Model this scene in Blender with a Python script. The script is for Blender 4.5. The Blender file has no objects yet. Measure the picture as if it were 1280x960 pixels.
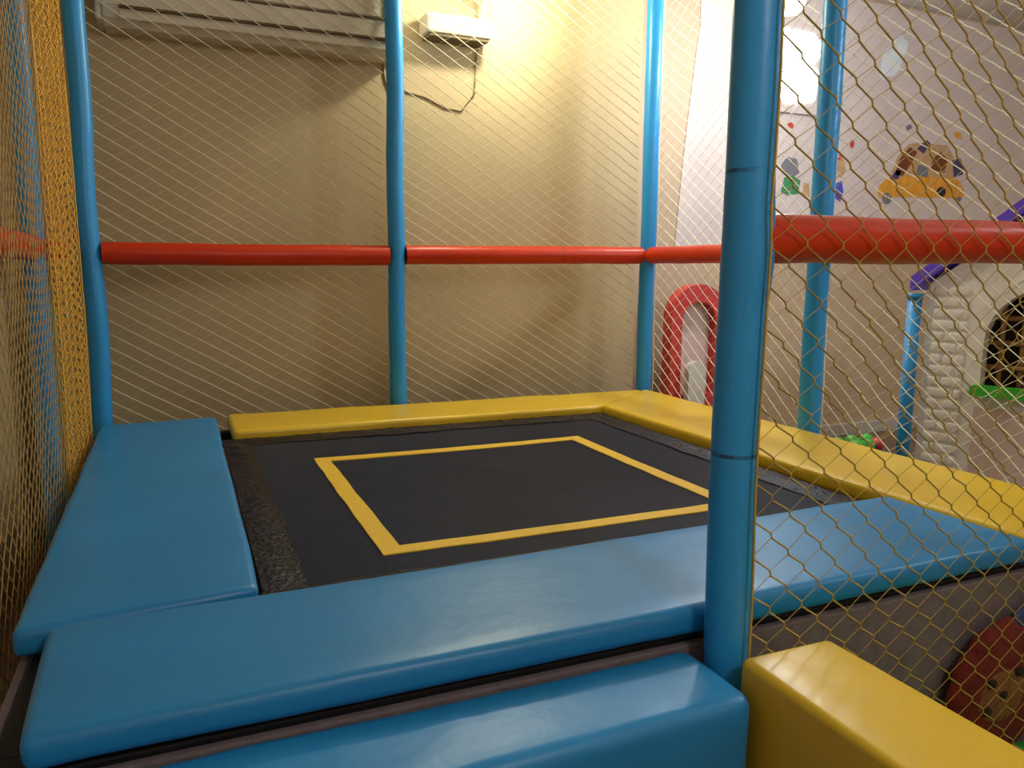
import bpy, bmesh, math, random
from mathutils import Vector, Matrix, noise
random.seed(7)
PI = math.pi
sc = bpy.context.scene
C = sc.collection

# ---------------------------------------------------------------- camera
pit, yaw, roll = (math.radians(a) for a in (8.269, 23.225, 0.434))
fw = Vector((math.sin(yaw)*math.cos(pit), math.cos(yaw)*math.cos(pit), -math.sin(pit)))
rt = Vector((math.cos(yaw), -math.sin(yaw), 0))
up = rt.cross(fw)
rt, up = rt*math.cos(roll) + up*math.sin(roll), up*math.cos(roll) - rt*math.sin(roll)
cd = bpy.data.cameras.new('camera')
cd.sensor_width = 36.0
cd.lens = 36.0*966.1/1280
cd.clip_start = 0.02
cam = bpy.data.objects.new('camera', cd)
cam.matrix_world = Matrix(((rt.x, up.x, -fw.x, 0), (rt.y, up.y, -fw.y, 0), (rt.z, up.z, -fw.z, 1.32), (0, 0, 0, 1)))
C.objects.link(cam)
sc.camera = cam

# ---------------------------------------------------------------- world, exposure
w = bpy.data.worlds.new('world')
w.use_nodes = True
w.node_tree.nodes['Background'].inputs[0].default_value = (1.0, 0.95, 0.9, 1)
w.node_tree.nodes['Background'].inputs[1].default_value = 0.02
sc.world = w
vs = sc.view_settings
vs.view_transform = 'Standard'
vs.look = 'None'
vs.gamma = 1
vs.use_curve_mapping = False
vs.exposure = 0.12

# energies of the lamps, two of them added unseen fills (the lamps themselves are built with their fixtures)
E_WALL_LAMP, E_PENDANT, E_ROOM_FILL, E_FRONT_FILL, E_BOARD = 50.0, 48.0, 70.0, 36.0, 9.0


# ---------------------------------------------------------------- materials
def lin(c):
    return tuple((v/12.92 if v <= 0.04045 else ((v+0.055)/1.055)**2.4) for v in (x/255 for x in c)) + (1,)


def mat(name, rgb, rough=0.5, var=0.08, vscale=6.0, bump=0.0, bscale=40.0, coat=0.0, spec=0.5, emit=None, estr=0.0, stretch=None, trans=0.0, dirt_glint=None, tint=None, sheen=0.0):
    m = bpy.data.materials.new(name)
    m.use_nodes = True
    nt = m.node_tree
    n = nt.nodes
    b = n['Principled BSDF']
    tc = n.new('ShaderNodeTexCoord')
    mp = n.new('ShaderNodeMapping')
    nt.links.new(tc.outputs['Object'], mp.inputs[0])
    if stretch:
        mp.inputs['Scale'].default_value = stretch
    no = n.new('ShaderNodeTexNoise')
    no.inputs['Scale'].default_value = vscale
    no.inputs['Detail'].default_value = 4
    nt.links.new(mp.outputs[0], no.inputs['Vector'])
    cr = n.new('ShaderNodeValToRGB')
    base = lin(rgb)
    cr.color_ramp.elements[0].position = 0.3
    cr.color_ramp.elements[1].position = 0.7
    cr.color_ramp.elements[0].color = tuple(max(0, v*(1-var)) for v in base[:3]) + (1,)
    cr.color_ramp.elements[1].color = tuple(min(1, v*(1+var)) for v in base[:3]) + (1,)
    nt.links.new(no.outputs['Fac'], cr.inputs[0])
    col = cr.outputs[0]
    if dirt_glint:
        d = n.new('ShaderNodeTexNoise')
        d.inputs['Scale'].default_value = dirt_glint[1]
        d.inputs['Detail'].default_value = 6
        nt.links.new(mp.outputs[0], d.inputs['Vector'])
        r2 = n.new('ShaderNodeValToRGB')
        r2.color_ramp.elements[0].position = dirt_glint[2]
        r2.color_ramp.elements[1].position = dirt_glint[2] + 0.12
        nt.links.new(d.outputs['Fac'], r2.inputs[0])
        mx = n.new('ShaderNodeMixRGB')
        nt.links.new(r2.outputs[0], mx.inputs[0])
        nt.links.new(col, mx.inputs[1])
        mx.inputs[2].default_value = lin(dirt_glint[0])
        col = mx.outputs[0]
    nt.links.new(col, b.inputs['Base Color'])
    b.inputs['Roughness'].default_value = rough
    b.inputs['Specular IOR Level'].default_value = spec
    if tint:
        b.inputs['Specular Tint'].default_value = tint + (1,)
    if sheen:
        b.inputs['Sheen Weight'].default_value = sheen
        b.inputs['Sheen Tint'].default_value = (0.75, 0.85, 1, 1)
    if coat:
        b.inputs['Coat Weight'].default_value = coat
        b.inputs['Coat Roughness'].default_value = 0.25
    if bump:
        nb = n.new('ShaderNodeTexNoise')
        nb.inputs['Scale'].default_value = bscale
        nb.inputs['Detail'].default_value = 5
        nt.links.new(mp.outputs[0], nb.inputs['Vector'])
        bp = n.new('ShaderNodeBump')
        bp.inputs['Strength'].default_value = bump
        bp.inputs['Distance'].default_value = 0.01
        nt.links.new(nb.outputs['Fac'], bp.inputs['Height'])
        nt.links.new(bp.outputs[0], b.inputs['Normal'])
    if emit:
        b.inputs['Emission Color'].default_value = lin(emit)
        b.inputs['Emission Strength'].default_value = estr
    if trans:
        tr = n.new('ShaderNodeBsdfTransparent')
        ms = n.new('ShaderNodeMixShader')
        ms.inputs[0].default_value = trans
        nt.links.new(b.outputs[0], ms.inputs[1])
        nt.links.new(tr.outputs[0], ms.inputs[2])
        nt.links.new(ms.outputs[0], n['Material Output'].inputs[0])
    return m


M = {}
M['blue_vinyl'] = mat('blue vinyl', (34, 134, 198), 0.38, 0.06, 3, 0.24, 11, spec=0.5)
M['yellow_vinyl'] = mat('yellow vinyl', (226, 188, 46), 0.32, 0.05, 3, 0.16, 12, spec=0.5)
M['blue_foam'] = mat('blue foam sleeve', (42, 152, 224), 0.36, 0.05, 5, 0.12, 25, spec=0.5)
M['seam_foam'] = mat('scuffed foam joint', (32, 108, 160), 0.5, 0.2, 30, 0.2, 60, dirt_glint=((30, 45, 70), 22.0, 0.52))
M['red_foam'] = mat('red foam sleeve', (200, 52, 15), 0.36, 0.05, 5, 0.10, 25, spec=0.35)
M['red_joint'] = mat('red foam joint', (170, 40, 20), 0.4, 0.08, 12, 0.1, 40)
M['mat'] = mat('black jumping mat', (15, 22, 42), 0.40, 0.3, 5, 0.25, 55, spec=0.05, sheen=0.10, stretch=(6.0, 1.0, 1.0), dirt_glint=((30, 38, 60), 9.0, 0.58), tint=(0.5, 0.68, 1.0))  # paler streaks paint glints into the mat's colour
M['skirt'] = mat('navy black skirt cloth', (8, 11, 28), 0.30, 0.3, 20, 0.9, 60, spec=0.4, tint=(0.55, 0.7, 1.0))
M['tape'] = mat('yellow woven tape', (232, 190, 52), 0.6, 0.06, 60, 0.2, 200)
M['panel'] = mat('grey mauve carpet panel', (120, 108, 112), 0.9, 0.12, 25, 0.4, 220)
M['dark'] = mat('dark steel frame', (18, 20, 30), 0.6, 0.2, 10)
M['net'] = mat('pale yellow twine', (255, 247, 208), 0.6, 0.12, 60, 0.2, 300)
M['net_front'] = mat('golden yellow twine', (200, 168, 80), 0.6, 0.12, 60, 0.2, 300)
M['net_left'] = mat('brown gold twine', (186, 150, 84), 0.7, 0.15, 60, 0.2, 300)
M['gather'] = mat('gathered golden netting', (228, 172, 66), 0.8, 0.15, 60, 0.3, 120)
M['wall'] = mat('beige plaster wall', (191, 170, 132), 0.72, 0.06, 2.5, 0.06, 60)
M['wall_far'] = mat('beige far wall', (198, 174, 146), 0.7, 0.05, 2.5, 0.06, 60)
M['mural'] = mat('white glossy wall paper', (214, 202, 198), 0.4, 0.05, 3, 0.03, 40)
M['ceiling'] = mat('off white ceiling', (205, 198, 185), 0.9, 0.04, 3)
M['base'] = mat('grey white baseboard', (190, 186, 180), 0.5, 0.05, 4)
M['floor'] = mat('brown floor tiles', (120, 96, 78), 0.6, 0.12, 8, 0.1, 60)
M['turf'] = mat('green turf floor', (40, 150, 40), 0.9, 0.35, 60, 0.6, 250)
M['ac'] = mat('ivory plastic', (206, 196, 178), 0.45, 0.04, 4)
M['ac_dark'] = mat('brown shadow slot', (92, 76, 50), 0.7, 0.1, 8)
M['bulb'] = mat('glowing warm bulb', (255, 245, 205), 0.4, 0, 1, emit=(255, 240, 190), estr=30)
M['bulb_white'] = mat('glowing white bulb', (255, 255, 255), 0.4, 0, 1, emit=(255, 252, 245), estr=30)
M['board'] = mat('lit acrylic board', (245, 245, 245), 0.4, 0, 1, emit=(250, 252, 255), estr=E_BOARD)
M['brick'] = mat('white moulded plastic', (240, 236, 234), 0.45, 0.05, 8, 0.08, 60)
M['pinkish'] = mat('pinkish white plastic', (222, 198, 192), 0.5, 0.05, 6)
M['purple'] = mat('purple plastic', (104, 76, 226), 0.4, 0.06, 6)
M['green'] = mat('bright green plastic', (70, 190, 60), 0.4, 0.08, 8)
M['brown'] = mat('brown lattice', (168, 122, 76), 0.6, 0.15, 12)
M['dkbrown'] = mat('dark brown inside', (60, 40, 26), 0.8, 0.15, 12)
M['red_pl'] = mat('red moulded plastic', (206, 62, 62), 0.4, 0.06, 6)
M['white_pl'] = mat('white moulded paddle', (226, 222, 212), 0.45, 0.05, 6)
M['navy'] = mat('navy plastic', (36, 60, 120), 0.45, 0.08, 8)
M['plush'] = mat('red brown plush', (118, 34, 22), 0.95, 0.25, 30, 0.7, 180)
M['tan'] = mat('tan plush', (140, 90, 50), 0.95, 0.2, 30, 0.6, 180)
M['char'] = mat('charcoal felt', (44, 30, 26), 0.95, 0.1, 30)
M['mint'] = mat('pale green vinyl', (150, 196, 168), 0.5, 0.06, 4, 0.1, 14)
M['wire'] = mat('beige cable', (150, 130, 90), 0.6, 0.05, 10)
M['s_yellow'] = mat('sticker yellow', (226, 158, 50), 0.5, 0.15, 20)
M['s_brown'] = mat('sticker brown', (120, 64, 36), 0.5, 0.1, 20)
M['s_navy'] = mat('sticker navy', (70, 66, 110), 0.5, 0.1, 20)
M['s_grey'] = mat('sticker grey', (120, 120, 130), 0.5, 0.1, 20)
M['s_green'] = mat('sticker green', (60, 140, 96), 0.5, 0.1, 20)
M['s_red'] = mat('sticker red', (200, 70, 60), 0.5, 0.1, 20)
M['s_blue'] = mat('sticker blue', (76, 84, 190), 0.5, 0.1, 20)
M['s_black'] = mat('sticker black', (40, 34, 40), 0.5, 0.1, 20)
M['pale_patch'] = mat('pale blue patch', (226, 236, 246), 0.35, 0.04, 10)
M['s_tan'] = mat('sticker tan', (196, 160, 120), 0.5, 0.1, 20)
M['s_lime'] = mat('sticker lime', (180, 200, 50), 0.5, 0.1, 20)


# ---------------------------------------------------------------- helpers
def obj(name, bm, m, parent=None, smooth=False):
    me = bpy.data.meshes.new(name)
    bmesh.ops.recalc_face_normals(bm, faces=bm.faces[:])
    bm.to_mesh(me)
    bm.free()
    if smooth:
        for p in me.polygons:
            p.use_smooth = True
    me.materials.append(M[m])
    o = bpy.data.objects.new(name, me)
    C.objects.link(o)
    if parent:
        o.parent = parent
    return o


def tag(o, label, cat, group=None):
    o['label'] = label
    o['category'] = cat
    if group:
        o['group'] = group
    return o


def thing(name, label, cat, loc=(0, 0, 0), rotz=0.0, group=None):
    o = bpy.data.objects.new(name, None)
    C.objects.link(o)
    o.location = loc
    o.rotation_euler = (0, 0, rotz)
    o.empty_display_size = 0.1
    return tag(o, label, cat, group)


def struct(name, bm, m, label=None, parent=None):
    o = obj(name, bm, m, parent)
    if not parent:
        o['kind'] = 'structure'
        if label:
            o['label'] = label
    return o


def box(x0, x1, y0, y1, z0, z1, bev=0.0, seg=2, bm=None):
    b2 = bmesh.new()
    vs_ = [b2.verts.new((x, y, z)) for z in (z0, z1) for y in (y0, y1) for x in (x0, x1)]
    for f in ((0, 1, 3, 2), (4, 5, 7, 6), (0, 1, 5, 4), (2, 3, 7, 6), (0, 2, 6, 4), (1, 3, 7, 5)):
        b2.faces.new([vs_[i] for i in f])
    bmesh.ops.recalc_face_normals(b2, faces=b2.faces[:])
    if bev:
        bmesh.ops.bevel(b2, geom=b2.edges[:], offset=bev, segments=seg, profile=0.5, affect='EDGES')
    if bm is None:
        return b2
    me = bpy.data.meshes.new('tmp')
    b2.to_mesh(me)
    b2.free()
    bm.from_mesh(me)
    bpy.data.meshes.remove(me)
    return bm


def pad(corners, z0, z1, bev=0.022, amp=0.004, seed=0.0, sag=0.0, crease=0.0):
    """A stuffed vinyl pad: a four-cornered prism, rounded edges, a slightly uneven skin."""
    bm = bmesh.new()
    lo = [bm.verts.new((x, y, z0)) for x, y in corners]
    hi = [bm.verts.new((x, y, z1)) for x, y in corners]
    bm.faces.new(lo[::-1])
    bm.faces.new(hi)
    for i in range(4):
        j = (i+1) % 4
        bm.faces.new((lo[i], lo[j], hi[j], hi[i]))
    bmesh.ops.bevel(bm, geom=bm.edges[:], offset=bev, segments=4, profile=0.5, affect='EDGES')
    for _ in range(5):
        es = [e for e in bm.edges if e.calc_length() > 0.07]
        if not es:
            break
        bmesh.ops.subdivide_edges(bm, edges=es, cuts=1, use_grid_fill=True)
    bm.normal_update()
    cx = sum(c[0] for c in corners)/4
    cy = sum(c[1] for c in corners)/4
    mv = []
    for v in bm.verts:
        p = v.co*3.0 + Vector((seed, seed*1.7, 0))
        d = noise.noise(p)*amp + noise.noise(v.co*9 + Vector((seed, 0, 3)))*amp*0.4
        q = v.normal*d
        if v.co.z > z1 - bev*1.2 and crease:
            # little gathers of cloth near the edges
            q.z += crease*noise.noise(v.co*22 + Vector((seed, 2, 1)))*0.5
        mv.append(q)
    for v, q in zip(bm.verts, mv):
        v.co += q
    return bm


def tube(pts, r, n=12, bm=None, caps=True):
    bm = bm or bmesh.new()
    pts = [Vector(p) for p in pts]
    rr = r if isinstance(r, (list, tuple)) else [r]*len(pts)
    prev = None
    for i, p in enumerate(pts):
        t = (pts[min(i+1, len(pts)-1)] - pts[max(i-1, 0)]).normalized()
        a = Vector((0, 0, 1)) if abs(t.z) < 0.9 else Vector((1, 0, 0))
        s1 = t.cross(a).normalized()
        s2 = t.cross(s1).normalized()
        ring = [bm.verts.new(p + (s1*math.cos(2*PI*k/n) + s2*math.sin(2*PI*k/n))*rr[i]) for k in range(n)]
        if prev:
            for k in range(n):
                bm.faces.new((prev[k], prev[(k+1) % n], ring[(k+1) % n], ring[k]))
        elif caps:
            bm.faces.new(ring[::-1])
        prev = ring
    if caps:
        bm.faces.new(prev)
    return bm


def ball(c, r, n=12, sq=(1, 1, 1)):
    bm = bmesh.new()
    bmesh.ops.create_uvsphere(bm, u_segments=n*2, v_segments=n, radius=r)
    for v in bm.verts:
        v.co = Vector((v.co.x*sq[0], v.co.y*sq[1], v.co.z*sq[2])) + Vector(c)
    return bm


def slab(outer, holes, to3, n3, th):
    """A flat outline (with holes) in plane coordinates given a real thickness along n3."""
    bm = bmesh.new()
    es = []
    for loop in [outer] + list(holes):
        vv = [bm.verts.new(to3(*p)) for p in loop]
        es += [bm.edges.new((vv[i], vv[(i+1) % len(vv)])) for i in range(len(vv))]
    bmesh.ops.triangle_fill(bm, use_beauty=True, use_dissolve=False, edges=es)
    r = bmesh.ops.extrude_face_region(bm, geom=bm.faces[:])
    nv = [g for g in r['geom'] if isinstance(g, bmesh.types.BMVert)]
    bmesh.ops.translate(bm, verts=nv, vec=Vector(n3)*th)
    return bm


def arch(u0, u1, v0, v1, n=12):
    """Door-shaped outline: straight sides with a half-round top."""
    r = (u1-u0)/2
    cu = (u0+u1)/2
    pts = [(u0, v0), (u1, v0)]
    for k in range(n+1):
        a = PI*k/n
        pts.append((cu + r*math.cos(a), v1 - r + r*math.sin(a)))
    return pts


# ---------------------------------------------------------------- the room
CEIL = 3.4
struct('floor', box(-0.72, 7.6, -1.6, 4.7, -0.1, 0.0), 'floor', 'brown foam tile floor')
struct('wall_back', box(-0.72, 2.78, 4.42, 4.82, 0, CEIL), 'wall', 'beige plastered wall behind the trampoline cage')
struct('wall_far', box(2.78, 7.6, 4.70, 4.82, 0, CEIL), 'wall_far', 'beige wall behind the play house')
struct('wall_left', box(-0.84, -0.72, -1.6, 4.82, 0, CEIL), 'wall', 'beige wall along the left net')
struct('wall_right', box(7.6, 7.72, -1.6, 4.82, 0, CEIL), 'wall_far', 'beige side wall beyond the play house')
struct('wall_front', box(-0.84, 7.72, -1.72, -1.6, 0, CEIL), 'wall_far', 'beige wall opposite the trampoline')
struct('ceiling', box(-0.84, 7.72, -1.72, 4.82, CEIL, CEIL+0.1), 'ceiling', 'off white ceiling')
struct('baseboard_far', box(2.78, 7.6, 4.672, 4.70, 0, 0.10, 0.006), 'base', 'grey white baseboard')
# glossy white wall paper on the upper far wall, its border running at a slant
YM = 4.688
mu = slab([(3.262, 1.42), (7.58, 1.42), (7.58, 3.38), (3.40, 3.38), (3.415, 3.02), (3.39, 2.86), (3.35, 2.5), (3.31, 2.1), (3.285, 1.75)], [], lambda u, v: Vector((u, 4.6985, v)), (0, -1, 0), 0.0105)
struct('trim_1', mu, 'mural', 'white glossy wall paper band above the far wall')

# ---------------------------------------------------------------- trampoline
ZP = 0.60
X0, X1, Y1, Y2 = 0.144, 2.07, 1.78, 3.61          # the opening between the pads
t = thing('trampoline', 'black jumping mat trampoline with a yellow tape square, ringed by vinyl pads', 'trampoline')
bm = bmesh.new()
NX, NY = 40, 40
ZM = 0.557
grid = []
MX0, MX1, MY0, MY1 = X0 + 0.004, X1 - 0.004, Y1 + 0.006, Y2 - 0.004
for j in range(NY+1):
    row = []
    for i in range(NX+1):
        x = MX0 + (MX1 - MX0)*i/NX
        y = MY0 + (MY1 - MY0)*j/NY
        row.append(bm.verts.new((x, y, ZM - 0.012*math.sin(PI*i/NX)*math.sin(PI*j/NY) + 0.0015*noise.noise(Vector((x*5, y*5, 0))))))
    grid.append(row)
for j in range(NY):
    for i in range(NX):
        bm.faces.new((grid[j][i], grid[j][i+1], grid[j+1][i+1], grid[j+1][i]))
r = bmesh.ops.extrude_face_region(bm, geom=bm.faces[:])
bmesh.ops.translate(bm, verts=[g for g in r['geom'] if isinstance(g, bmesh.types.BMVert)], vec=(0, 0, -0.006))
obj('jump_mat', bm, 'mat', t, True)
TL, TR, TN, TF, TW = 0.474, 1.697, 1.978, 3.163, 0.060


def tape(a, b, c, d):
    """tape strip laid on the mat, following its dip"""
    b2 = bmesh.new()
    n = 24
    rows = []
    for k in range(n+1):
        f = k/n
        row = []
        for p, q in ((a, b), (d, c)):
            x = p[0] + (q[0]-p[0])*f
            y = p[1] + (q[1]-p[1])*f
            i = (x - MX0)/(MX1 - MX0)
            j = (y - MY0)/(MY1 - MY0)
            wob = 0.004*noise.noise(Vector((x*7, y*7, 5)))
            row.append(b2.verts.new((x + wob, y + wob, ZM + 0.0035 - 0.012*math.sin(PI*i)*math.sin(PI*j))))
        rows.append(row)
    for k in range(n):
        b2.faces.new((rows[k][0], rows[k+1][0], rows[k+1][1], rows[k][1]))
    r2 = bmesh.ops.extrude_face_region(b2, geom=b2.faces[:])
    bmesh.ops.translate(b2, verts=[g for g in r2['geom'] if isinstance(g, bmesh.types.BMVert)], vec=(0, 0, -0.004))
    return b2


for (x0, x1, y0, y1) in ((TL, TL+TW, TN, TF), (TR-TW, TR, TN, TF)):
    obj('boundary_tape', tape((x0, y0), (x0, y1), (x1, y1), (x1, y0)), 'tape', t)
for (y0, y1) in ((TN, TN+TW), (TF-TW, TF)):
    obj('boundary_tape', tape((TL+TW, y0), (TR-TW, y0), (TR-TW, y1), (TL+TW, y1)), 'tape', t)


def skirt(p, q, inward, wd):
    """crinkled cloth strip that hides the springs"""
    b2 = bmesh.new()
    p, q, inward = Vector(p), Vector(q), Vector(inward)
    n = 110
    rows = []
    for k in range(n+1):
        c = p.lerp(q, k/n)
        row = []
        for s in range(7):
            f = s/6
            crn = 0.012*abs(noise.noise(Vector((c.x*26, c.y*26, f*1.2)))) + 0.006*noise.noise(Vector((c.x*70, c.y*70, f*2)))
            e = wd*f + (0.012*noise.noise(Vector((c.x*9, c.y*9, 7))) if s == 6 else 0)
            z = 0.566 - 0.008*f**1.6 + 0.8*crn*math.sin(PI*min(f+0.15, 1))
            pt = c + inward*e
            row.append(b2.verts.new((pt.x, pt.y, max(z, ZM + 0.0025))))
        rows.append(row)
    for k in range(n):
        for s in range(6):
            b2.faces.new((rows[k][s], rows[k+1][s], rows[k+1][s+1], rows[k][s+1]))
    return b2


for a, b, i, wd in (((X0+0.004, Y1+0.01, 0), (X0+0.004, Y2, 0), (1, 0, 0), 0.11), ((X0, Y2-0.003, 0), (X1, Y2-0.003, 0), (0, -1, 0), 0.11),
                    ((X1, Y1+0.01, 0), (X1, Y2, 0), (-1, 0, 0), 0.11), ((X0, Y1+0.006, 0), (X1, Y1+0.006, 0), (0, 1, 0), 0.06)):
    obj('spring_skirt', skirt(a, b, i, wd), 'skirt', t, True)
for (x0, x1, y0, y1) in ((-0.32, 2.6, 1.33, 1.39), (-0.32, 2.6, 3.98, 4.04), (-0.32, -0.26, 1.39, 3.98), (2.54, 2.6, 1.39, 3.98)):
    obj('frame_beam', box(x0, x1, y0, y1, 0.45, 0.528, 0.006), 'dark', t)
for x in (-0.29, 1.1, 2.56):
    for y in (1.37, 4.0):
        obj('leg', tube([(x, y, 0), (x, y, 0.47)], 0.025), 'dark', t)
for (x0, x1, y0, y1) in ((-0.325, 2.61, 1.305, 1.327), (2.602, 2.622, 1.33, 4.05), (-0.342, -0.322, 1.33, 4.05)):
    obj('side_panel', box(x0, x1, y0, y1, 0.0, 0.517, 0.005), 'panel', t)

# pads lying round the mat
o = obj('vinyl_pad', pad([(-0.345, 1.725), (0.138, 1.78), (0.138, 4.02), (-0.370, 4.0)], 0.538, 0.602, 0.02, 0.004, 1.0, crease=0.004), 'blue_vinyl', None, True)
tag(o, 'blue vinyl pad running along the left net, beside the black mat', 'pad')
o = obj('vinyl_pad', pad([(-0.262, 1.298), (2.117, 1.298), (2.106, 1.782), (-0.282, 1.722)], 0.54, 0.604, 0.022, 0.004, 2.0, crease=0.003), 'blue_vinyl', None, True)
tag(o, 'long blue vinyl pad across the entrance edge of the trampoline, above the step', 'pad')
o = obj('vinyl_pad', pad([(0.19, 3.615), (2.075, 3.615), (2.62, 4.05), (0.19, 4.06)], 0.538, 0.604, 0.02, 0.004, 3.0, crease=0.003), 'yellow_vinyl', None, True)
tag(o, 'yellow vinyl pad along the back net between the black mat and the wall', 'pad')
o = obj('vinyl_pad', pad([(2.125, 1.298), (2.63, 1.298), (2.63, 4.04), (2.085, 3.612)], 0.54, 0.608, 0.02, 0.004, 4.0, crease=0.003), 'yellow_vinyl', None, True)
tag(o, 'long yellow vinyl pad between the black mat and the white play house', 'pad')

# step and side block in front of the entrance
o = obj('step_block', pad([(-0.36, 1.055), (0.974, 1.075), (0.972, 1.297), (-0.36, 1.297)], 0.0, 0.523, 0.03, 0.004, 5.0, crease=0.003), 'blue_vinyl', None, True)
tag(o, 'blue padded step block below the entrance pad, beside the yellow block', 'step')
o = obj('side_block', pad([(1.0, 0.25), (1.24, 0.25), (1.242, 1.166), (1.006, 1.164)], 0.0, 0.552, 0.016, 0.003, 6.0), 'yellow_vinyl', None, True)
tag(o, 'yellow padded block next to the blue step, at the foot of the thick post', 'block')


# ---------------------------------------------------------------- padded posts
def post(x, y, label, joints, r=0.047, z0=0.0, z1=CEIL, wob=0.006, seed=0, lean=(0, 0), worn=(), swell=0.0):
    tt = thing('padded_post', label, 'post', (x, y, z0), 0, 'blue padded posts of the trampoline cage')
    zs = [z0] + joints + [z1]
    for a, b in zip(zs[:-1], zs[1:]):
        n = max(4, int((b-a)/0.04))
        pts, rr = [], []
        for k in range(n+1):
            z = a + (b-a)*k/n - z0
            pts.append((wob*noise.noise(Vector((z*1.5, seed, 0))) + lean[0]*(z+z0-1) + swell*math.exp(-((z+z0-1.37)/0.09)**2), wob*noise.noise(Vector((z*1.5, seed, 9))) + lean[1]*(z+z0-1), z))
            e = min(k, n-k)
            rr.append(r*(0.988 if e == 0 else 1.0) + 0.0015*noise.noise(Vector((z*8, seed, 4))) + swell*0.7*math.exp(-((z+z0-1.37)/0.09)**2))
        sl_ = obj('foam_sleeve', tube(pts, rr, 28, caps=False), 'blue_foam', tt, True)
    for z in joints:
        zz = z - z0
        c = Vector((wob*noise.noise(Vector((zz*1.5, seed, 0))) + lean[0]*(z-1), wob*noise.noise(Vector((zz*1.5, seed, 9))) + lean[1]*(z-1), zz))
        obj('sleeve_joint', tube([c - Vector((0, 0, 0.004)), c, c + Vector((0, 0, 0.004))], [r*0.991, r*0.986, r*0.991], 28, caps=False), 'seam_foam' if z in worn else 'blue_foam', sl_, True)
    return tt


ZR = 1.40        # rail height
post(1.035, 1.245, 'thick blue padded post beside the yellow block, at the entrance edge', [0.585, 0.955, 1.25, 1.515, 2.0], 0.0475, wob=0.004, seed=1, worn=(1.515, 0.955), swell=0.006)
post(-0.365, 4.10, 'blue padded post in the cage corner beyond the blue pad, below the air conditioner', [0.9, 1.33, 2.1], 0.045, wob=0.022, seed=2)
post(1.085, 4.115, 'blue padded post between the two back nets, behind the yellow pad', [1.38, 2.2], 0.046, wob=0.012, seed=3)
post(2.665, 4.11, 'blue padded post in the cage corner where the yellow pads meet', [1.40, 2.3], 0.047, wob=0.008, seed=4)
post(2.68, 2.72, 'blue padded post at the outer edge of the long yellow pad, before the far wall', [1.42, 2.4], 0.05, wob=0.006, seed=5)
post(2.68, 1.235, 'blue padded post at the far end of the wide red front rail', [1.42, 2.4], 0.047, seed=6)
post(-0.515, 3.55, 'blue padded post standing outside the left net', [1.33, 2.2], 0.040, wob=0.01, seed=7)
post(-0.51, 1.235, 'blue padded post at the entrance by the left net', [1.33, 2.2], 0.047, seed=8)


# ---------------------------------------------------------------- red rails
def rail(p, q, label, r=0.049, joints=(), sag=0.0, seed=0, bulge=0.0):
    p, q = Vector(p), Vector(q)
    tt = thing('foam_rail', label, 'rail', tuple(p), 0, 'red foam rails of the trampoline cage')
    fs = [0.0] + list(joints) + [1.0]
    d = q - p
    at = lambda f: d*f + Vector((0, 0, -sag*math.sin(PI*f) + 0.003*noise.noise(Vector((f*6, seed, 0)))))
    for a, b in zip(fs[:-1], fs[1:]):
        n = 24
        pts = [at(a + (b-a)*k/n) for k in range(n+1)]
        rr = [r*(0.985 if min(k, n-k) == 0 else 1.0) + 0.0015*noise.noise(Vector((k*0.6, seed, a*9))) for k in range(n+1)]
        sl_ = obj('foam_sleeve', tube(pts, rr, 28, caps=False), 'red_foam', tt, True)
    for f in joints:
        c = at(f)
        e = d.normalized()*0.006
        obj('sleeve_joint', tube([c - e, c, c + e], [r*0.985, r*0.98, r*0.985], 28, caps=False), 'red_joint', sl_, True)
    return tt


rail((1.055, 1.245, 1.388), (2.633, 1.235, 1.405), 'thick red foam rail from the entrance post, in front of the play house', 0.049, (), seed=1)
rail((-0.32, 4.11, 1.392), (1.04, 4.115, 1.402), 'dark red foam rail under the air conditioner, between corner post and middle post', 0.053, (), 0.004, 2)
rail((1.131, 4.115, 1.405), (2.618, 4.11, 1.425), 'glossy red foam rail on the back net below the wall lamp', 0.051, (0.63,), 0.0, 3)
rail((2.665, 4.063, 1.425), (2.68, 2.77, 1.42), 'red foam rail on the side net towards the red arch', 0.05, (), 0.0, 4)
rail((2.68, 2.67, 1.42), (2.68, 1.282, 1.41), 'red foam rail on the side net beside the long yellow pad', 0.05, (), 0.0, 5)
rail((-0.515, 3.51, 1.40), (-0.51, 1.282, 1.395), 'red foam rail outside the left net, beside the left wall', 0.049, (0.35,), 0.0, 6)
rail((-0.499, 4.12, 1.40), (-0.515, 3.588, 1.40), 'short red foam rail outside the left net, next to the corner post', 0.047, (), 0.0, 7)


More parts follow.
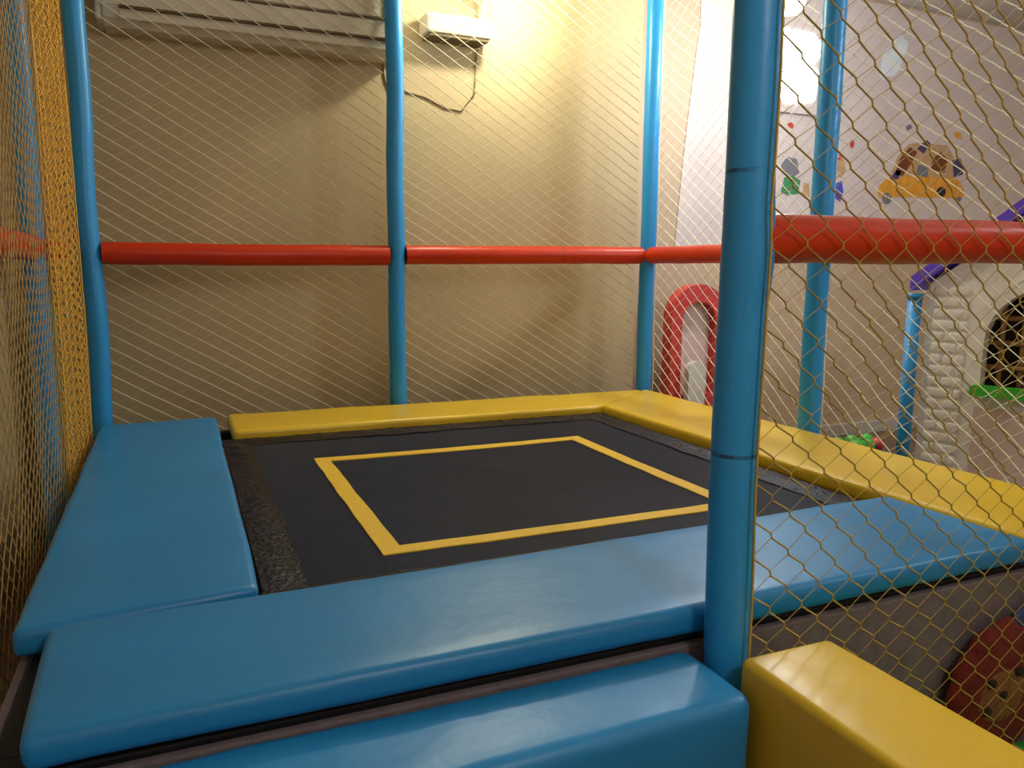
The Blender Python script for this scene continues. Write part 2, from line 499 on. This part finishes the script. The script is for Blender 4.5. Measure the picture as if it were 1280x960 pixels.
# ---------------------------------------------------------------- nets
def net(label, org, U, W, H, cw, ch, r1, r2, kl, m='net', bulge=0.0, wav=0.0, seed=0.0, warp=None):
    """Knotted diamond netting: every cord is a thin three-sided tube through the knots."""
    org, U = Vector(org), Vector(U).normalized()
    V = Vector((0, 0, 1))
    N = U.cross(V)
    na, nb = int(W/(cw/2)), int(H/(ch/2))

    def P(u, v):
        uu = u + wav*noise.noise(Vector((u*2.2, v*2.2, seed))) + wav*0.2*noise.noise(Vector((u*14, v*14, seed)))
        vv = v + wav*noise.noise(Vector((u*2.2, v*2.2, seed + 7))) + wav*0.2*noise.noise(Vector((u*14, v*14, seed+3)))
        d = bulge*math.sin(PI*min(max(u/W, 0), 1))*math.sin(PI*min(max(v/H, 0), 1)) + wav*0.5*noise.noise(Vector((u*3, v*1.5, seed+11)))
        if warp:
            uu, vv, d = warp(uu, vv, d)
        return org + U*uu + V*vv + N*d
    verts, faces = [], []

    def cord(pts, r):
        n0 = len(verts)
        k = len(pts)
        for i in range(k):
            tg = (pts[min(i+1, k-1)] - pts[max(i-1, 0)])
            tg.normalize()
            s = tg.cross(N)
            verts.append(pts[i] + N*r)
            verts.append(pts[i] + (s*0.866 - N*0.5)*r)
            verts.append(pts[i] + (-s*0.866 - N*0.5)*r)
        for i in range(k-1):
            a = n0 + 3*i
            for e in range(3):
                f = (e+1) % 3
                faces.append((a+e, a+f, a+3+f, a+3+e))
    for fam, r in ((0, r1), (1, r2)):
        rng = range(0, na + nb + 1, 2) if fam == 0 else range(-nb - (nb % 2), na + 1, 2)
        for k in rng:
            pts = []
            for a in range(0, na + 1):
                b = (k - a) if fam == 0 else (a - k)
                if 0 <= b <= nb:
                    u, v = a*cw/2, b*ch/2
                    s = kl*ch*(1 if fam == 0 else -1)/2
                    pts += [P(u - 0.02*cw, v + s), P(u + 0.02*cw, v - s)]
            if len(pts) > 3:
                cord(pts, r)
    # edge ropes
    for e in (0, 1):
        cord([P(W*e, H*k/40) for k in range(41)], r1*1.5)
        cord([P(W*k/40, H*e) for k in range(41)], r1*1.5)
    me = bpy.data.meshes.new('safety_net')
    me.from_pydata([tuple(v) for v in verts], [], faces)
    for p in me.polygons:
        p.use_smooth = True
    me.materials.append(M[m])
    o = bpy.data.objects.new('safety_net', me)
    C.objects.link(o)
    return tag(o, label, 'net', 'yellow safety nets of the trampoline cage')


net('pale yellow net on the back wall side under the air conditioner', (-0.36, 4.174, 0.50), (1, 0, 0), 1.44, 2.85, 0.112, 0.067, 0.0027, 0.0004, 0.06, seed=1, wav=0.008)
net('pale yellow net on the back wall side in front of the lit wall', (1.10, 4.174, 0.50), (1, 0, 0), 1.56, 2.85, 0.112, 0.067, 0.0029, 0.0004, 0.06, seed=2, wav=0.008)
net('yellow side net between the two far posts, before the red arch', (2.748, 4.14, 0.50), (0.0, -1, 0), 1.38, 2.85, 0.10, 0.075, 0.0024, 0.0012, 0.08, seed=3, wav=0.022, bulge=-0.05)
net('yellow side net beside the long yellow pad, in front of the play house', (2.748, 2.72, 0.50), (0, -1, 0), 1.45, 2.85, 0.10, 0.075, 0.0024, 0.0014, 0.08, seed=4, wav=0.022, bulge=-0.03)
net('golden wide-meshed net beside the thick entrance post, over the red rail', (1.04, 1.181, 0.05), (1, 0, 0), 1.62, 3.3, 0.088, 0.078, 0.0023, 0.0009, 0.16, m='net_front', seed=5, wav=0.018, bulge=0.0)
net('golden net hanging along the left blue pad', (-0.425, 1.26, 0.15), (0.0, 1, 0), 2.0, 3.2, 0.06, 0.075, 0.0020, 0.0014, 0.1, m='net_left', seed=6, wav=0.03, bulge=0.0)

# net gathered into a long hanging fold in the left corner
def fold(u, v, d):
    a = u/0.70
    return u - 0.06*(v/2.9)*(1-a), v, 0.017*math.sin(a*2*PI*5 + 0.6*math.sin(v*1.7)) + 0.012*a - 0.006*v


o = net('golden netting gathered into folds by the corner post', (-0.418, 3.31, 0.40), (0, 1, 0), 0.70, 2.95, 0.03, 0.046, 0.0023, 0.0021, 0.1, m='gather', seed=8, wav=0.004, warp=fold)
o.name = 'gathered_net'
del o['group']

# ---------------------------------------------------------------- back wall: air conditioner, cable, lamp
t = thing('air_conditioner', 'long ivory air conditioner high on the back wall', 'air conditioner', (0, 0.022, 0))
bm = bmesh.new()
prof = [(4.398, 2.455), (4.25, 2.447), (4.205, 2.478), (4.178, 2.53), (4.172, 2.60), (4.172, 2.77), (4.20, 2.815), (4.398, 2.815)]
XA, XB = -0.27, 1.16
ra = [bm.verts.new((XA, y, z)) for y, z in prof]
rb = [bm.verts.new((XB, y, z)) for y, z in prof]
bm.faces.new(ra)
bm.faces.new(rb[::-1])
for i in range(len(prof)):
    j = (i+1) % len(prof)
    bm.faces.new((ra[i], ra[j], rb[j], rb[i]))
bmesh.ops.bevel(bm, geom=[e for e in bm.edges if abs(e.verts[0].co.x - e.verts[1].co.x) < 1e-5], offset=0.01, segments=2, affect='EDGES')
b_ = obj('body', bm, 'ac', t)
obj('front_panel', box(XA+0.03, XB-0.03, 4.160, 4.174, 2.625, 2.80, 0.005), 'ac', t)
obj('outlet_slot', box(XA+0.08, XB-0.06, 4.166, 4.20, 2.515, 2.528, 0.003), 'ac_dark', t)
obj('panel_gap', box(XA+0.03, XB-0.03, 4.1665, 4.176, 2.612, 2.622, 0.002), 'ac_dark', t)
obj('louver', box(XA+0.08, XB-0.06, 4.182, 4.20, 2.470, 2.508, 0.006), 'ac', t)
obj('end_cap', box(XA-0.022, XA+0.002, 4.19, 4.398, 2.46, 2.81, 0.008), 'ac', t)
cab = [(1.10, 4.414, 2.45), (1.115, 4.414, 2.36), (1.14, 4.414, 2.30), (1.22, 4.414, 2.32), (1.34, 4.414, 2.30), (1.46, 4.414, 2.25), (1.56, 4.414, 2.24), (1.64, 4.414, 2.34), (1.66, 4.414, 2.60)]
o = obj('power_cable', tube(cab, 0.005, 6), 'wire', None, True)
tag(o, 'thin beige cable looping on the back wall under the wall lamp', 'cable')
t = thing('wall_lamp', 'box shaped wall lamp with a glowing bulb beside the air conditioner', 'lamp', (0, 0.02, 0))
obj('housing', box(1.31, 1.70, 4.25, 4.40, 2.615, 2.72, 0.015), 'ac', t)
obj('under_tray', box(1.33, 1.68, 4.262, 4.39, 2.598, 2.617, 0.004), 'ac_dark', t)
obj('socket', tube([(1.66, 4.32, 2.70), (1.67, 4.31, 2.86), (1.68, 4.16, 2.88), (1.68, 4.13, 2.88)], 0.016), 'ac', t)
obj('bulb', ball((1.68, 4.085, 2.88), 0.05), 'bulb', t, True)
ld = bpy.data.lights.new('wall_lamp_light', 'POINT')
ld.energy = E_WALL_LAMP
ld.color = (1.0, 0.97, 0.72)
ld.shadow_soft_size = 0.06
lo = bpy.data.objects.new('lamp_light', ld)
lo.location = (1.70, 4.00, 2.88)
lo.parent = t
C.objects.link(lo)

# hanging bulb by the far wall and two unseen fill bulbs added to brighten the front
for (x, y, z, e, lab) in ((3.30, 3.69, 2.87, E_PENDANT, 'round white bulb hanging beside the thick post, before the far wall'),
                          (4.4, 0.9, 2.95, E_ROOM_FILL, 'unseen white fill bulb added over the play area beyond the play house'),
                          (1.1, -0.9, 2.95, E_FRONT_FILL, 'unseen white fill bulb added before the wall opposite the trampoline')):
    t = thing('pendant_bulb', lab, 'lamp', (x, y, z))
    obj('bulb', ball((0, 0, 0), 0.085), 'bulb_white', t, True)
    obj('socket', tube([(0, 0, 0.08), (0, 0, 0.15)], 0.025), 'ac', t, True)
    obj('cord', tube([(0, 0, 0.15), (0, 0, CEIL - z)], 0.004, 6), 'ac', t)
    ld = bpy.data.lights.new('pendant_light', 'POINT')
    ld.energy = e
    ld.color = (0.93, 0.97, 1.0)
    ld.shadow_soft_size = 0.10
    lo = bpy.data.objects.new('lamp_light', ld)
    lo.location = (0, 0, -0.19)
    lo.parent = t
    C.objects.link(lo)

# lit board on the far wall
t = thing('light_board', 'bright white lit board on the far wall behind the thick post', 'light')
pb = [(3.98, 2.66), (4.20, 2.56), (4.44, 2.60), (4.475, 2.80), (4.40, 2.86), (4.475, 2.92), (4.46, 3.02), (4.40, 3.07), (4.0, 3.08)]
obj('frame', slab([(3.96, 2.50), (4.52, 2.50), (4.52, 3.12), (3.96, 3.12)], [], lambda u, v: Vector((u, 4.6875, v)), (0, -1, 0), 0.03), 'mural', t)
obj('lit_face', slab(pb, [], lambda u, v: Vector((u, 4.6570, v)), (0, -1, 0), 0.006), 'board', t)


# ---------------------------------------------------------------- wall stickers
def poly(pts, m, parent, th=0.002, off=0.0, name='shape'):
    return obj(name, slab(pts, [], lambda u, v: Vector((u, YM - 0.0005 - off, v)), (0, -1, 0), th), m, parent)


def ell(cx, cz, rx, rz, n=20, a0=0.0):
    return [(cx + rx*math.cos(a0 + 2*PI*k/n), cz + rz*math.sin(a0 + 2*PI*k/n)) for k in range(n)]


def pl(x, y):            # photograph reading of a spot on the far wall, as wall coordinates in metres
    d = fw*966.1 + rt*(x-640) + up*(480-y)
    s = YM/d.y
    return (d.x*s, 1.32 + d.z*s)


t = thing('car_sticker', 'yellow cartoon car sticker with riders on the far wall', 'sticker')
poly([pl(*p) for p in ((1096, 240), (1100, 231), (1106, 225), (1118, 220), (1190, 222), (1199, 226), (1204, 236), (1203, 248), (1120, 246), (1099, 247))], 's_yellow', t, name='car_body')
poly([pl(*p) for p in ((1112, 221), (1122, 196), (1136, 180), (1148, 178), (1184, 182), (1192, 196), (1196, 222))], 's_tan', t, off=-0.0003, th=0.0015, name='cabin')
poly([pl(*p) for p in ((1118, 219), (1125, 198), (1137, 184), (1146, 190), (1138, 205), (1128, 220))], 's_brown', t, off=0.002, name='rider')
poly([pl(*p) for p in ((1146, 186), (1158, 175), (1163, 180), (1154, 192))], 's_navy', t, off=0.002, name='cap')
poly([pl(*p) for p in ((1163, 212), (1166, 198), (1176, 190), (1184, 200), (1180, 216))], 's_brown', t, off=0.002, name='rider')
poly([pl(*p) for p in ((1190, 200), (1200, 198), (1204, 208), (1203, 218), (1192, 222))], 's_navy', t, off=0.002, name='rider')
poly([pl(*p) for p in ((1144, 218), (1148, 206), (1160, 210), (1158, 222))], 's_grey', t, off=0.002, name='rider')
poly([pl(*p) for p in ((1112, 224), (1120, 212), (1126, 214), (1122, 224))], 's_navy', t, off=0.002, name='mirror')
poly([pl(*p) for p in ((1132, 158), (1138, 155), (1140, 160), (1134, 164))], 's_grey', t, name='flag')
poly([pl(*p) for p in ((1192, 165), (1200, 166), (1203, 174), (1194, 172))], 's_yellow', t, name='flag')
poly([(u, v) for u, v in ell(*pl(1108, 248), 0.05, 0.045)], 's_grey', t, off=0.002, name='wheel')
poly([(u, v) for u, v in ell(*pl(1176, 240), 0.055, 0.04, a0=0.4)], 's_black', t, off=0.002, name='wheel')
poly([(u, v) for u, v in ell(*pl(1198, 249), 0.03, 0.02)], 's_grey', t, off=0.002, name='wheel')

t = thing('toy_sticker', 'small sticker of a green and grey toy figure beside the lit board', 'sticker')
poly([pl(*p) for p in ((976, 206), (984, 196), (996, 199), (999, 216), (990, 222), (979, 218))], 's_grey', t, name='head')
poly([pl(*p) for p in ((976, 240), (980, 222), (990, 219), (1000, 226), (997, 242), (984, 244))], 's_green', t, off=0.002, name='torso')
poly([pl(*p) for p in ((958, 243), (958, 224), (966, 222), (969, 238), (964, 247))], 's_red', t, name='arm')
poly([pl(*p) for p in ((1003, 246), (1004, 228), (1011, 230), (1012, 246))], 's_tan', t, name='arm')
t = thing('toy_sticker', 'small sticker of an orange and blue toy figure beside the far padded post', 'sticker')
poly([pl(*p) for p in ((1042, 214), (1044, 202), (1054, 198), (1057, 212), (1052, 222))], 's_tan', t, name='head')
poly([pl(*p) for p in ((1041, 246), (1044, 230), (1052, 226), (1054, 240), (1050, 252))], 's_blue', t, name='torso')
poly([pl(*p) for p in ((1046, 200), (1049, 193), (1054, 199))], 's_red', t, off=0.002, name='hat')
o = poly(ell(*pl(983, 131), 0.035, 0.03), 's_lime', None, name='flower_sticker')
tag(o, 'tiny lime green flower sticker under the lit board', 'sticker')
o = poly(ell(*pl(1004, 128), 0.03, 0.028), 's_blue', None, name='flower_sticker')
tag(o, 'tiny blue flower sticker under the lit board', 'sticker')
o = poly(ell(*pl(988, 157), 0.03, 0.022), 's_red', None, name='flower_sticker')
tag(o, 'tiny red flower sticker below the lit board, above the toy figure', 'sticker')
o = poly(ell(*pl(1065, 180), 0.022, 0.03), 's_red', None, name='flower_sticker')
tag(o, 'tiny red flower sticker beside the far padded post', 'sticker')
cl = []  # pale blue white patch with a lobed outline on the wall paper
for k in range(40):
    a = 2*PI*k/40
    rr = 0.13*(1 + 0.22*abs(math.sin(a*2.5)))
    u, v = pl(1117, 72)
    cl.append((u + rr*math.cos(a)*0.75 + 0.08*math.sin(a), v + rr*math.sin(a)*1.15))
o = poly(cl, 'pale_patch', None, name='wall_patch')
tag(o, 'pale blue white lobed patch above the yellow car sticker', 'sticker')

# ---------------------------------------------------------------- red arch toy
t = thing('toy_arch', 'red plastic toy arch standing behind the corner of the yellow pads', 'toy', (3.0, 4.30, 0))
ha = lambda u, v: Vector((u, 0, v))
obj('arch_frame', slab(arch(-0.005, 0.44, 0, 1.245, 20), [arch(0.08, 0.355, 0.50, 1.13, 16)], ha, (0, 1, 0), 0.10), 'red_pl', t)
obj('back_board', slab(arch(0.075, 0.36, 0.49, 1.135, 16), [], lambda u, v: Vector((u, 0.075, v)), (0, 1, 0), 0.02), 'pinkish', t)
o = obj('white_paddle', slab(arch(0.0, 0.135, 0, 0.74, 14), [], ha, (0, 1, 0), 0.05), 'white_pl')
o.location = (3.075, 4.20, 0)
tag(o, 'white round-topped plastic board standing before the red toy arch', 'toy')

# ---------------------------------------------------------------- play house
hx, hy = 3.50, 2.80
hu = Vector((0.34, -0.94, 0)).normalized()
hn = Vector((-hu.y*-1, 0, 0))
hn = Vector((hu.y, -hu.x, 0))           # outward, towards the trampoline
HW, HE, HR, HD = 1.10, 1.27, 1.70, 0.9
t = thing('play_house', 'white brick plastic play house with a purple roof and green window sill', 'play house', (hx, hy, 0))
hp = lambda u, v, d=0.0: hu*u + Vector((0, 0, v)) + hn*d
W0, W1, WZ0, WZ1 = 0.275, 0.825, 0.775, 1.17
win = arch(W0, W1, WZ0, WZ1 + 0.10, 14)
front = [(0, 0), (HW, 0), (HW, HE), (HW/2, HR), (0, HE)]
fwall = obj('front_wall', slab(front, [win], lambda u, v: hp(u, v), tuple(-hn), 0.05), 'brick', t)
inset = lambda u, v: hp(u, v, -HD)
obj('rear_wall', slab(front, [], inset, tuple(-hn), 0.05), 'brick', t)
for u in (0.0, HW-0.05):
    obj('side_wall', slab([(0.05, 0), (HD, 0), (HD, HE), (0.05, HE)], [], lambda d, v, u=u: hp(u, v, -d), tuple(hu), 0.05), 'brick', t)
for s in (0, 1):
    a, b = ((-0.07, HE-0.03), (HW/2, HR+0.03)) if s == 0 else ((HW+0.07, HE-0.03), (HW/2, HR+0.03))
    rf = slab([(a[0], a[1]), (b[0], b[1]), (b[0], b[1]+0.07), (a[0], a[1]+0.07)], [], lambda u, v: hp(u, v, 0.06), tuple(-hn), HD+0.17)
    obj('roof', rf, 'purple', t)
# frame round the window, sill, lattice
wo = arch(W0-0.07, W1+0.07, WZ0-0.02, WZ1+0.16, 14)
wsur = obj('window_surround', slab(wo, [win], lambda u, v: hp(u, v, 0.025), tuple(-hn), 0.03), 'brick', t)
sl = bmesh.new()
for a, b in (((W0-0.03, 0.74), (W1+0.03, 0.79)),):
    sl = slab([(a[0], a[1]), (b[0], a[1]), (b[0], b[1]), (a[0], b[1])], [], lambda u, v: hp(u, v, 0.07), tuple(-hn), 0.07)
obj('window_sill', sl, 'green', wsur)
obj('window_inside', slab([(W0-0.05, WZ0-0.05), (W1+0.05, WZ0-0.05), (W1+0.05, WZ1+0.12), (W0-0.05, WZ1+0.12)], [], lambda u, v: hp(u, v, -0.35), tuple(-hn), 0.02), 'dkbrown', t)
for k in range(6):
    u = W0 + 0.05 + 0.09*k
    obj('lattice_bar', tube([hp(u, WZ0, -0.08), hp(u, WZ1+0.06, -0.08)], 0.013, 8), 'brown', wsur, True)
for k in range(3):
    v = WZ0 + 0.1 + 0.12*k
    obj('lattice_bar', tube([hp(W0, v, -0.06), hp(W1, v, -0.06)], 0.013, 8), 'brown', wsur, True)
obj('lower_panel', slab([(W0-0.02, 0.08), (W1+0.02, 0.08), (W1+0.02, 0.68), (W0-0.02, 0.68)], [], lambda u, v: hp(u, v, 0.012), tuple(-hn), 0.02), 'pinkish', t)
# bricks: one rounded piece, shared
BW, BH = 0.125, 0.057
bme = {}


def brick_mesh(wd):
    key = round(wd, 3)
    if key not in bme:
        b2 = box(0, wd-0.008, -0.012, 0.016, 0, BH-0.010, 0.010, 2)
        me = bpy.data.meshes.new('brick')
        b2.to_mesh(me)
        b2.free()
        for p in me.polygons:
            p.use_smooth = True
        me.materials.append(M['brick'])
        bme[key] = me
    return bme[key]


ang = math.atan2(hu.y, hu.x)
for rw in range(22):
    v = 0.02 + rw*BH
    u = 0.03 - (BW/2 if rw % 2 else 0)
    while u < HW - 0.03:
        a, b = max(u, 0.03), min(u + BW, HW - 0.03)
        u += BW
        segs = []
        lo_w, hi_w = W0 - 0.075, W1 + 0.075
        if b <= lo_w or a >= hi_w:
            segs = [(a, b)]
        elif a < lo_w:
            segs = [(a, lo_w)]
        elif b > hi_w:
            segs = [(hi_w, b)]
        for (p, q) in segs:
            if q - p < 0.03:
                continue
            br = bpy.data.objects.new('brick', brick_mesh(q-p))
            C.objects.link(br)
            br.parent = fwall
            pos = hp(p, v, 0.0)
            br.location = pos
            # local +x along the wall, local y pointing into the wall
            br.rotation_euler = (0, 0, ang)
t2 = thing('play_post', 'slim blue plastic post standing at the corner of the play house', 'post', tuple(Vector((hx, hy, 0)) - hu*0.055 + hn*0.02))
obj('shaft', tube([(0, 0, 0), (0, 0, 1.2)], 0.034, 16), 'blue_foam', t2, True)
obj('cap', tube([(0, 0, 1.2), (0, 0, 1.225)], 0.04, 16), 'blue_foam', t2, True)

# ---------------------------------------------------------------- toy bin with balls
bx_, by_ = 3.40, 3.13
t = thing('toy_bin', 'navy plastic toy bin on the floor between the far post and the play house', 'bin', (bx_, by_, 0))
obj('bin_body', pad([(-0.19, -0.12), (0.19, -0.12), (0.19, 0.12), (-0.19, 0.12)], 0, 0.33, 0.02, 0.001), 'navy', t, True)
obj('bin_rim', box(-0.205, 0.205, -0.135, 0.135, 0.32, 0.345, 0.008), 'navy', t)
for k, (dx, dy, m, lab) in enumerate(((-0.15, -0.05, 'green', None), (-0.07, 0.03, 'green', None), (-0.03, -0.07, 'green', None), (0.05, 0.04, 'green', None), (0.16, 0.04, 'green', None), (-0.14, 0.06, 'green', None), (0.13, -0.06, 'red_pl', 'red'), (0.05, -0.07, 'green', None))):
    o = obj('play_ball', ball((0, 0, 0), 0.04, 10), m, None, True)
    o.location = (bx_+dx, by_+dy, 0.384)
    if lab:
        tag(o, 'red plastic play ball lying on the navy toy bin', 'ball')
    else:
        tag(o, 'green plastic play ball heaped on the navy toy bin', 'ball', 'green play balls')


# ---------------------------------------------------------------- round cushions on the floor
def cushion(x, y, R, label, m, face):
    tt = thing('round_cushion', label, 'cushion', (x, y, R*1.0 + 0.014))
    b2 = bmesh.new()
    n, rings = 72, 8
    fr, bk = [], []
    for s, lst, sg in ((0, fr, -1), (1, bk, 1)):
        for k in range(rings+1):
            f = k/rings
            ring = []
            for i in range(n):
                a = 2*PI*i/n
                rr = R*(1 - 0.05 + 0.05*abs(math.cos(a*6)))*f
                d = 0.03*math.sqrt(max(0, 1-f**3))*(1 + 0.12*noise.noise(Vector((rr*math.cos(a)*14, rr*math.sin(a)*14, s))))
                ring.append((rr*math.cos(a), sg*d, rr*math.sin(a)))
            lst.append(ring)
    for lst in (fr, bk):
        c0 = b2.verts.new(lst[0][0])
        prev = None
        for k in range(1, rings+1):
            cur = [b2.verts.new(p) for p in lst[k]]
            for i in range(n):
                j = (i+1) % n
                if prev is None:
                    b2.faces.new((c0, cur[i], cur[j]))
                else:
                    b2.faces.new((prev[i], prev[j], cur[j], cur[i]))
            prev = cur
    bmesh.ops.remove_doubles(b2, verts=b2.verts[:], dist=0.0003)
    obj('cover', b2, m, tt, True)
    if face:
        mz = obj('muzzle_patch', ball((-0.02, -0.024, 0.0), 0.085, 12, (1.15, 0.14, 0.95)), 'tan', tt, True)
        for dx, dz in ((-0.075, 0.045), (0.03, 0.06), (-0.03, 0.005), (-0.085, -0.03)):
            obj('felt_spot', ball((dx, -0.034, dz), 0.017, 8, (1, 0.4, 0.8)), 'char', mz, True)
        obj('bow', ball((0.10, 0.0, 0.185), 0.06, 10, (1.2, 0.3, 0.6)), 'navy', tt, True)
    return tt


cushion(1.975, 1.268, 0.205, 'round red brown plush cushion leaning on the grey trampoline side', 'plush', True)
o = obj('turf_rug', box(1.30, 2.62, -0.4, 1.29, 0.0, 0.014, 0.004), 'turf')
tag(o, 'bright green turf rug on the floor below the golden net', 'rug')

# ---------------------------------------------------------------- outside the left net
o = obj('padded_column', pad([(-0.64, 4.20), (-0.50, 4.20), (-0.50, 4.36), (-0.64, 4.36)], 0, 1.13, 0.03, 0.003, 9.0), 'mint', None, True)
tag(o, 'pale green padded column in the corner behind the left net', 'column')
